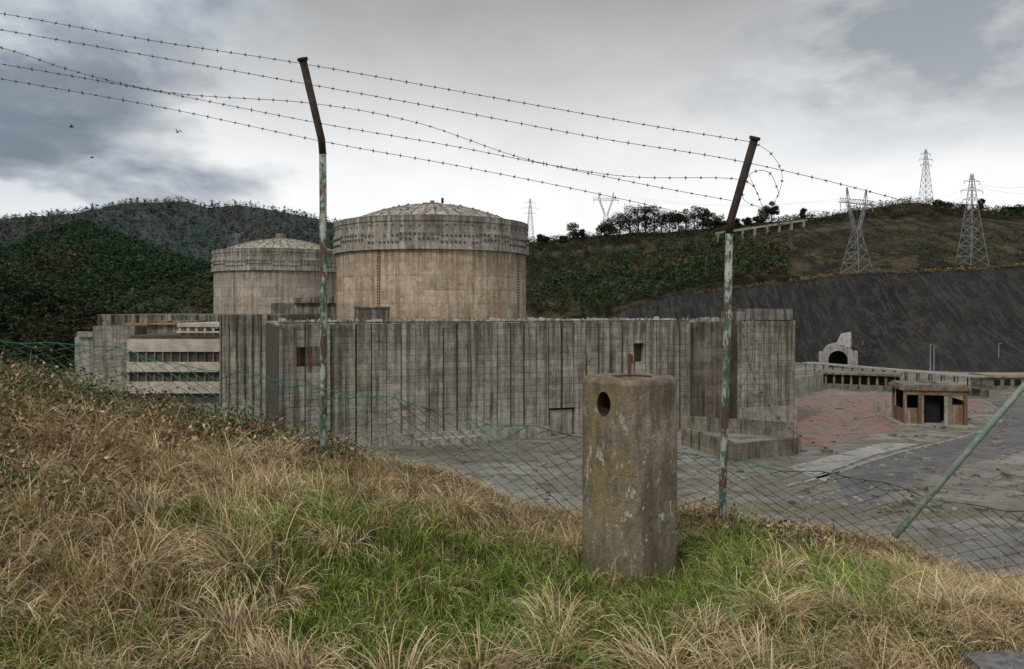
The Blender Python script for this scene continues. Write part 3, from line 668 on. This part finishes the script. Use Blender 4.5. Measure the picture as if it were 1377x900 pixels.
sk_=noi(nt,tc,70,3,.6); col=mx(nt,ma(nt,'MULTIPLY',rmp(nt,sk_,.58,.66),.75),col,(.05,.043,.03))
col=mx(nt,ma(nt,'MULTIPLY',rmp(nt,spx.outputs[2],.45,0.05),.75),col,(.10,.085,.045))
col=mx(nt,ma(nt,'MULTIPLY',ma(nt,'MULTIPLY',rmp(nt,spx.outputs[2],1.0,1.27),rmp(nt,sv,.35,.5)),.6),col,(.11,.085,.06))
nt.links.new(col,b.inputs['Base Color']); nt.links.remove(b.inputs['Normal'].links[0]); bump(nt,b,noi(nt,tc,45,8,.75),.8,.014)
PX,PY=.745,5.05; pb=-1.70
pil=empty("concrete_pillar",(PX,PY,pb)); q=MB()
ns=96; R=.303; zs=[0]+list(np.linspace(.03,1.245,32))+[1.258,1.268,1.274]
for j,z in enumerate(zs):
    sh_=0 if z<1.25 else (.006 if z<1.262 else (.016 if z<1.27 else .035))
    for k in range(ns):
        a=2*math.pi*(k+.5)/ns; oct_=math.cos(math.pi/8)/math.cos(((a+math.pi/8+.15)%(math.pi/4))-math.pi/8)
        rr=R*(.6*oct_*1.03+.4)-sh_+ (float(fbm(np.array(a*5.0),np.array(z*9),4))-.5)*.012
        q.v.append((rr*math.cos(a),rr*math.sin(a),z+(float(vn(np.array(a*4.0),np.array(1.0),9))-.5)*.012*(z>1.2)))
for j in range(len(zs)-1):
    for k in range(ns): q.f.append((j*ns+k,j*ns+(k+1)%ns,(j+1)*ns+(k+1)%ns,(j+1)*ns+k))
q.f.append(tuple(range(ns))[::-1]); q.f.append(tuple((len(zs)-1)*ns+k for k in range(ns)))
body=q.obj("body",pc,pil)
hc=MB(); hd=Vector((-.64,-.77,0)); c0=hd*.16+Vector((0,0,1.125))
tv=Vector((-hd.y,hd.x,0)); N=24
for f in (0,1):
    for k in range(N):
        a=2*math.pi*k/N; hc.v.append(tuple(c0+hd*(.3*f)+tv*math.cos(a)*.052+Vector((0,0,math.sin(a)*.076))))
for k in range(N): hc.f.append((k,(k+1)%N,N+(k+1)%N,N+k))
hc.f.append(tuple(range(N))[::-1]); hc.f.append(tuple(range(N,2*N)))
ho=hc.obj("bore_cutter",simple("hole_inside",(.10,.06,.035),(.04,.025,.018),20),pil)
bpy.context.view_layer.update()
try:
    md=body.modifiers.new("b",'BOOLEAN'); md.operation='DIFFERENCE'; md.object=ho; md.solver='EXACT'
    try: md.material_mode='TRANSFER'
    except Exception: pass
    dg=bpy.context.evaluated_depsgraph_get(); me2=bpy.data.meshes.new_from_object(body.evaluated_get(dg)); body.modifiers.clear(); body.data=me2
except Exception as ex: print("bool",ex)
bpy.data.objects.remove(ho)
q=MB(); q.box(-.010,.010,-.010,.010,1.2,1.42); q.box(.0,.022,-.003,.003,1.36,1.41); q.tube([(-.12,-.02,1.276),(.0,-.01,1.285),(.14,.0,1.276)],.007,5); q.obj("rusty_bar",rusty,pil)
# ---------------- fence posts
pm,nt,b=mat("peeling_green_paint",.7,.3); tc=nd(nt,'ShaderNodeTexCoord').outputs['Object']
n=noi(nt,mp(nt,tc,(20,20,9)),1.0,6,.7); col=mx(nt,rmp(nt,n,.47,.53),(.05,.115,.078),(.33,.33,.29)); col=mx(nt,rmp(nt,noi(nt,mp(nt,tc,(14,14,6),(4,4,4)),1.0,6,.7),.49,.55),col,(.08,.05,.033))
nt.links.new(col,b.inputs['Base Color']); bump(nt,b,n,.5,.004)
rp_=simple("dark_rust",(.030,.024,.020),(.055,.038,.028),14,.8,bs=.4)
def post(base,bend,top,r=.029):
    e=empty("fence_post",base); B=Vector(bend)-Vector(base); T=Vector(top)-Vector(base)
    q=MB(); q.tube([(0,0,-.3),(0,0,0),tuple(B*.5+Vector((.004,0,0))),tuple(B*.97)],r,12); q.obj("shaft",pm,e,True)
    q=MB(); q.tube([tuple(B*.968),tuple(B+(T-B)*.06),tuple(T)],[r*1.02,r*1.03,r*1.05],12); d=(T-B).normalized(); q.tube([tuple(T-d*.012),tuple(T+d*.012)],r*1.45,12); q.obj("angled_arm",rp_,e,True)
LT=at(407,80,6.35); LBd=at(434,195,6.5); LB=at(435,590,6.5); RT=at(1015,186,6.05); RBd=at(981,302,6.2); RB=at(971,690,6.2)
post(LB,LBd,LT); post(RB,RBd,RT)
post(Vector((4.95,6.1,-2.2)),Vector((4.97,6.1,.1)),Vector((5.1,6.0,.75))); post(Vector((-4.8,6.7,-.8)),Vector((-4.8,6.7,1.75)),Vector((-4.95,6.55,2.45)))
q=MB(); q.tube([tuple(at(1203,722,6.0)),tuple(at(1377,519,6.15)),(4.93,6.1,-.02)],.024,10)
gp,nt,b=mat("pale_green_paint",.6,.3); tc=nd(nt,'ShaderNodeTexCoord').outputs['Object']; n=noi(nt,tc,18,6,.7)
nt.links.new(mx(nt,rmp(nt,n,.45,.6),(.13,.19,.145),(.25,.265,.22)),b.inputs['Base Color']); q.obj("leaning_brace_pole",gp,None,True)
# ---------------- barbed wires
wm=simple("rusty_wire",(.045,.035,.03),(.09,.06,.045),20,.7)
def cr_(pts,n=12):
    P=[pts[0]]+pts+[pts[-1]]; out=[]
    for i in range(1,len(P)-2):
        for k in range(n):
            t=k/n; a,b_,c,d=P[i-1],P[i],P[i+1],P[i+2]
            out.append(.5*((2*b_)+(c-a)*t+(2*a-5*b_+4*c-d)*t*t+(3*b_-a-3*c+d)*t**3))
    out.append(pts[-1]); return out
def wire(mb,reads,barb=True,r=.0026,n=14):
    pts=cr_([at(*p) for p in reads],n); mb.tube(pts,r,4)
    if not barb: return
    acc=0; nxt=.05
    for a,b_ in zip(pts[:-1],pts[1:]):
        L=(b_-a).length
        while acc+L>nxt:
            p=a.lerp(b_,(nxt-acc)/L); d=(b_-a).normalized(); nxt+=.118+random.uniform(-.008,.008)
            mb.tube([p-d*.008,p+d*.008],.0055,5)
            for k in range(2):
                o=d.orthogonal().normalized(); o.rotate(Matrix.Rotation(random.uniform(0,6.28),3,d)); s=d*random.uniform(-.006,.006)
                mb.tube([p-o*.019+s,p+o*.019-s],.0017,3)
        acc+=L
q=MB()
D=6.7
wire(q,[(-160,-5,D),(0,18,6.6),(200,54,6.45),(407,86,6.33),(700,138,6.2),(880,170,6.1),(1011,191,6.05)])
wire(q,[(-160,12,D),(0,40,6.6),(200,75,6.5),(412,113,6.38),(600,147,6.25),(800,185,6.12),(1000,218,6.08),(1200,266,6.1),(1300,300,6.1),(1500,350,6.1)])
wire(q,[(-160,30,D),(0,64,6.6),(100,96,6.55),(230,125,6.5),(418,139,6.42),(560,165,6.3),(700,212,6.2),(850,245,6.15),(984,270,6.15)])
wire(q,[(-160,60,D),(0,86,6.6),(200,121,6.5),(425,165,6.45),(600,195,6.3),(740,222,6.2),(850,238,6.15),(990,241,6.1),(1020,262,6.05)])
wire(q,[(-160,78,D),(0,106,6.6),(220,145,6.55),(432,190,6.48),(620,224,6.35),(800,260,6.25),(978,300,6.2)])
wire(q,[(975,325,6.2),(1060,318,6.15),(1170,341,6.1),(1280,368,6.1),(1500,410,6.1)])
wire(q,[(1012,191,6.05),(1038,208,6.0),(1052,240,5.95),(1035,278,6.0),(1000,268,6.1),(1008,235,6.15),(1034,232,6.1),(1048,262,6.05)],True,.0022,10)
wire(q,[(1002,225,6.1),(1030,300,6.0),(1015,380,6.1),(1000,450,6.15),(1020,520,6.15),(1060,575,6.1),(1130,612,6.2)],True,.0020,10)
wire(q,[(980,300,6.2),(955,330,6.1),(950,370,6.0),(972,392,6.1),(990,350,6.2),(968,318,6.2),(990,300,6.1)],True,.0022,10)
wire(q,[(972,390,6.2),(1000,440,6.1),(1012,480,6.1),(990,540,6.15),(975,580,6.2)],False,.0018,10)
q.obj("barbed_wire",wm)
# ---------------- chain link fence
cm,nt,b=mat("chain_link_wire",.6,.3); tc=nd(nt,'ShaderNodeTexCoord').outputs['Object']; n=noi(nt,tc,1.3,5,.7); n2=noi(nt,tc,9,5,.7)
sx=nd(nt,'ShaderNodeSeparateXYZ',{0:tc}).outputs
col=mx(nt,rmp(nt,n2,.42,.62),(.024,.019,.016),(.06,.048,.038)); col=mx(nt,rmp(nt,ma(nt,'ADD',n,rmp(nt,sx[2],-1.3,-.5,-.04,.12)),.50,.58),col,(.022,.13,.09)); nt.links.new(col,b.inputs['Base Color'])
TX=[-6,-3.64,-2.32,-1.51,-.53,.55,1.35,2.46,4.11,6]; TZ=[-.10,-.29,-.51,-.64,-.84,-1.03,-1.16,-1.30,-1.62,-1.9]
def fpt(u,v):
    zt=float(np.interp(u,TX,TZ))+.018*math.sin(u*5.1)+.012*math.sin(u*11)
    zb=float(np.interp(u,BX,BZ))-.08
    y=6.42-.045*u+.05*math.sin(u*2.3+v*3)+.03*math.sin(u*5+v*5)-.05*(v*(1-v))*4*(1+.5*math.sin(u*3.7))
    return Vector((u+.018*math.sin(u*3+v*6),y,zb+(zt-zb)*v))
q=MB(); cw=.078; u=-5.6; i=0; nn_=16
while u<5.4:
    pts=[fpt(u+(cw/2+.003)*(1 if (k+i)%2 else -1),k/nn_) for k in range(nn_+1)]
    q.tube(pts,.0046 if u>-1.2 else .0043,3); u+=cw; i+=1
q.tube([fpt(x,1.0) for x in np.arange(-5.6,5.4,.05)],.0045,4)
q.obj("chain_link_fence",cm)
# ---------------- grass
grassm=attr_mat("grass_blades",0,.6)
def blades(base,az,L,lean,wd_,col):
    n=len(base); S=4; th=lean*.35; P=base.copy(); r=np.random.default_rng(5)
    wa=az+np.pi/2+r.uniform(-.9,.9,n); W=np.stack([np.cos(wa),np.sin(wa),r.uniform(-.3,.3,n)],-1)
    V=np.empty((n,S+1,2,3)); ws=[1,.95,.8,.5,.08]
    for k in range(S+1):
        V[:,k,0]=P-W*(wd_*ws[k]/2)[:,None]; V[:,k,1]=P+W*(wd_*ws[k]/2)[:,None]
        d=np.stack([np.sin(th)*np.cos(az),np.sin(th)*np.sin(az),np.cos(th)],-1); P=P+d*(L/S)[:,None]; th=th+lean*.42
    i=np.arange(n)[:,None]*(S+1)*2; Fs=[]
    for k in range(S): Fs.append(np.stack([i[:,0]+2*k,i[:,0]+2*k+1,i[:,0]+2*k+3,i[:,0]+2*k+2],-1))
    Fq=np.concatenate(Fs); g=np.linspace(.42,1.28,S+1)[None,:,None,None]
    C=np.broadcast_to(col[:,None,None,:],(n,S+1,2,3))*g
    return V.reshape(-1,3),Fq,C.reshape(-1,3)
def infr(x,y): return (np.abs(x)<.70*y+.45)
def notpil(x,y): return ((x-PX)**2+(y-PY)**2>.31**2)&~((x>2.05)&(y<3.72))
def greenness(x,y):
    g=np.exp(-((x-.1)/1.7)**4)*np.exp(-((y-4.35)/1.5)**4)
    g=g+.75*np.exp(-((x-2.0)/1.0)**2-((y-5.0)/.8)**2)
    return np.clip(g*1.35-.08+(fbm(x*1.5,y*1.5,77,4)-.5)*2.3,0,1)
def colors(x,y,r,bias=0):
    n=len(x); g=greenness(x,y)+bias; isg=(r.uniform(0,1,n)<g)
    gr=np.array([.19,.29,.04]); gr2=np.array([.32,.38,.09]); gd=np.array([.08,.14,.025]); st=np.array([.58,.44,.235]); st2=np.array([.34,.22,.11]); st3=np.array([.74,.62,.38])
    a=r.uniform(0,1,(n,1)); b_=r.uniform(0,1,(n,1))
    G=np.where(a<.5,gr,np.where(a<.8,gr2,gd)); S=np.where(b_<.5,st,np.where(b_<.8,st2,st3))
    c=np.where(isg[:,None],G,S)*r.uniform(.7,1.25,(n,1)); return c,isg
r=np.random.default_rng(21)
def pos_rand(n,y0=2.7,y1=7.3):
    y=r.uniform(y0,y1,n); x=r.uniform(-5.6,5.6,n); k=infr(x,y)&notpil(x,y); return x[k],y[k]
tx,ty=pos_rand(9500); nt_=len(tx); per=25
ta=np.repeat(np.arange(nt_),per); tuftL=r.uniform(.10,.28,nt_)*(.6+.8*vn(tx*1.5,ty*1.5,5))*np.where(ty>5.8,.55,1)
x=tx[ta]+r.normal(0,.03,len(ta)); y=ty[ta]+r.normal(0,.03,len(ta)); k=notpil(x,y); x=x[k];y=y[k];ta=ta[k]
flow=fbm(tx*.6,ty*.6,31,3)*9
az=np.where(r.uniform(0,1,len(x))<.65,flow[ta]+r.normal(0,.55,len(x)),r.uniform(0,6.28,len(x)))
tg=r.normal(0,.30,nt_)
c,isg=colors(x,y,r,tg[ta]); L=tuftL[ta]*r.uniform(.6,1.25,len(x))*np.where(isg,.85,1.1)
L=np.where((y<PY)&(np.abs(x-PX)<.45),L*.55,L)
tl=r.uniform(.35,1.3,nt_); lean=np.clip(tl[ta]+r.uniform(-.2,.5,len(x)),.2,1.7)
tb=r.uniform(.6,1.25,nt_); c=c*tb[ta][:,None]
base=np.stack([x,y,hgt(x,y)-.01],-1); V1,F1,C1=blades(base,az,L,lean,r.uniform(.0025,.0055,len(x)),c)
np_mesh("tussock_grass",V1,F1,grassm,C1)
x,y=pos_rand(130000); c,isg=colors(x,y,r,.05)
base=np.stack([x,y,hgt(x,y)-.01],-1); V1,F1,C1=blades(base,r.uniform(0,6.28,len(x)),r.uniform(.05,.15,len(x)),r.uniform(.2,1.3,len(x)),r.uniform(.002,.0045,len(x)),c*.8)
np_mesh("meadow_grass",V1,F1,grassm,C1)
tx=r.uniform(-4.5,4.6,380); ty=r.uniform(2.9,6.0,380); k=infr(tx,ty)&((tx-PX)**2+(ty-PY)**2>.6**2)&(r.uniform(0,1,380)<np.clip(1.0-greenness(tx,ty),.08,1))&~((tx>1.9)&(ty<3.9)); tx=tx[k];ty=ty[k]
m_=len(tx); ta=np.repeat(np.arange(m_),190); sp_=r.normal(0,.055,(len(ta),2)); x=tx[ta]+sp_[:,0]; y=ty[ta]+sp_[:,1]
fa=r.uniform(0,6.28,m_); out_=np.arctan2(sp_[:,1],sp_[:,0]); az=np.where(r.uniform(0,1,len(x))<.5,fa[ta]+r.normal(0,.45,len(x)),out_)
Lb=r.uniform(.18,.38,m_); L=Lb[ta]*r.uniform(.55,1.15,len(x)); lean=r.uniform(.7,1.85,len(x))
p_=r.uniform(0,1,(len(x),1)); c=np.where(p_<.5,[.62,.48,.26],np.where(p_<.8,[.38,.25,.13],[.78,.66,.42]))*r.uniform(.7,1.15,(len(x),1))*r.uniform(.6,1.1,m_)[ta][:,None]
base=np.stack([x,y,hgt(x,y)-.01],-1); V1,F1,C1=blades(base,az,L,lean,r.uniform(.003,.0065,len(x)),c)
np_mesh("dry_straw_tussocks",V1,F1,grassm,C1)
x=r.uniform(-5,5.2,8000); y=r.normal(6.05,.3,8000); k=infr(x,y)&notpil(x,y); x=x[k];y=y[k]; cl_=vn(x*1.6,y*1.6,8); k=cl_>.5; x=x[k];y=y[k]
n=len(x); c=np.where(r.uniform(0,1,(n,1))<.6,[.50,.38,.20],[.26,.16,.08])*r.uniform(.7,1.2,(n,1))
base=np.stack([x,y,hgt(x,y)-.01],-1); V1,F1,C1=blades(base,fbm(x*.7,y*.7,3)*9+r.normal(0,.7,n),r.uniform(.10,.28,n),r.uniform(.1,1.1,n),r.uniform(.002,.005,n),c)
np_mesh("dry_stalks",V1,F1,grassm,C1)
def bramble(name,n,xr,yr,Lr,seed,cond):
    rs=np.random.default_rng(seed); x=rs.uniform(*xr,n); y=rs.uniform(*yr,n); k=infr(x,y)&cond(x,y,rs); x=x[k];y=y[k]; n=len(x)
    az=rs.uniform(0,6.28,n); L=rs.uniform(*Lr,n); lean=rs.uniform(.5,1.6,n); base=np.stack([x,y,hgt(x,y)-.02],-1)
    cst=np.where(rs.uniform(0,1,(n,1))<.4,[.18,.09,.06],[.50,.37,.20])*rs.uniform(.6,1.3,(n,1))
    V,Fq,C=blades(base,az,L,lean,rs.uniform(.004,.007,n),cst)
    np_mesh(name+"_stems",V,Fq,grassm,C,par)
    Vc=V.reshape(n,5,2,3).mean(2); K=8
    si=rs.integers(1,5,(n,K)); t=rs.uniform(0,1,(n,K,1)); A=Vc[np.arange(n)[:,None],si-1]; B=Vc[np.arange(n)[:,None],si]
    Pc=(A*(1-t)+B*t+rs.normal(0,.03,(n,K,3))).reshape(-1,3); m_=len(Pc)
    u=rs.normal(0,1,(m_,3)); u/=np.linalg.norm(u,axis=1)[:,None]; w_=np.cross(u,rs.normal(0,1,(m_,3))); w_/=np.linalg.norm(w_,axis=1)[:,None]
    s=rs.uniform(.006,.018,(m_,1)); Vq=np.stack([Pc-u*s*1.4,Pc+w_*s*.7,Pc+u*s*1.4,Pc-w_*s*.7],1).reshape(-1,3)
    pal=np.array([[.15,.07,.045],[.10,.055,.04],[.055,.08,.028],[.09,.14,.04],[.42,.30,.16],[.20,.085,.065]])
    gz=fbm(np.repeat(x,K)*1.1,np.repeat(y,K)*1.1,60,3)
    pick=np.where(gz>.53,rs.choice([2,3,2,1,4],m_),rs.choice([0,1,1,4,5,4,2],m_)); cc=pal[pick]*rs.uniform(.6,1.4,(m_,1))
    np_mesh(name+"_leaves",Vq,np.arange(len(Vq)).reshape(-1,4),grassm,np.repeat(cc,4,axis=0),par)
par=empty("bramble_thicket")
def cl1(x,y,rs):
    s=(-x-2.15)+ (y-4.6)*.6+(fbm(x*1.2,y*1.2,90,3)-.5)*3.0
    return rs.uniform(0,1,len(x))<np.clip(s*.8,0,.9)
bramble("bramble",12000,(-5.4,-.9),(2.9,7.1),(.12,.36),70,cl1)
par=empty("bramble_thicket")
def cl2(x,y,rs): return (vn(x*1.4,y*1.4,33)>.62)
bramble("bramble",2200,(1.2,5),(5.6,6.5),(.1,.24),71,cl2)
q=MB(); q.slab([(2.12,3.74),(2.55,3.78),(6,3.95),(6,1.5),(1.9,1.5)][::-1],-1.75,-1.61); q.obj("asphalt_path",simple("path_asphalt",(.10,.10,.10),(.19,.18,.17),25,.9,bs=.4))
# ---------------- birds
bm_=simple("bird_feathers",(.05,.05,.055),(.09,.09,.09),5)
for (bx,be,d,an,fl) in [(96,171,90,.4,.5),(239,178,100,-.5,.7),(124,212,115,.2,.2)]:
    e=empty("seabird",at(bx,be,d),an); q=MB()
    q.tube([(-.30,0,.01),(-.18,0,.02),(0,0,0),(.16,0,.03),(.22,0,.05),(.29,0,.04)],[.03,.07,.085,.05,.045,.01],8)
    for s in (-1,1):
        i=len(q.v); z1=.22*fl*2; z2=.12*fl
        q.v+=[(.10,0,.04),(-.08,0,.03),(.13,s*.32,z1),(-.05,s*.30,z1),(.0,s*.72,z2),(-.06,s*.70,z2)]
        q.f+=[(i,i+2,i+3,i+1),(i+2,i+4,i+5,i+3)]
    q.obj("body_and_wings",bm_,e)
print("done")
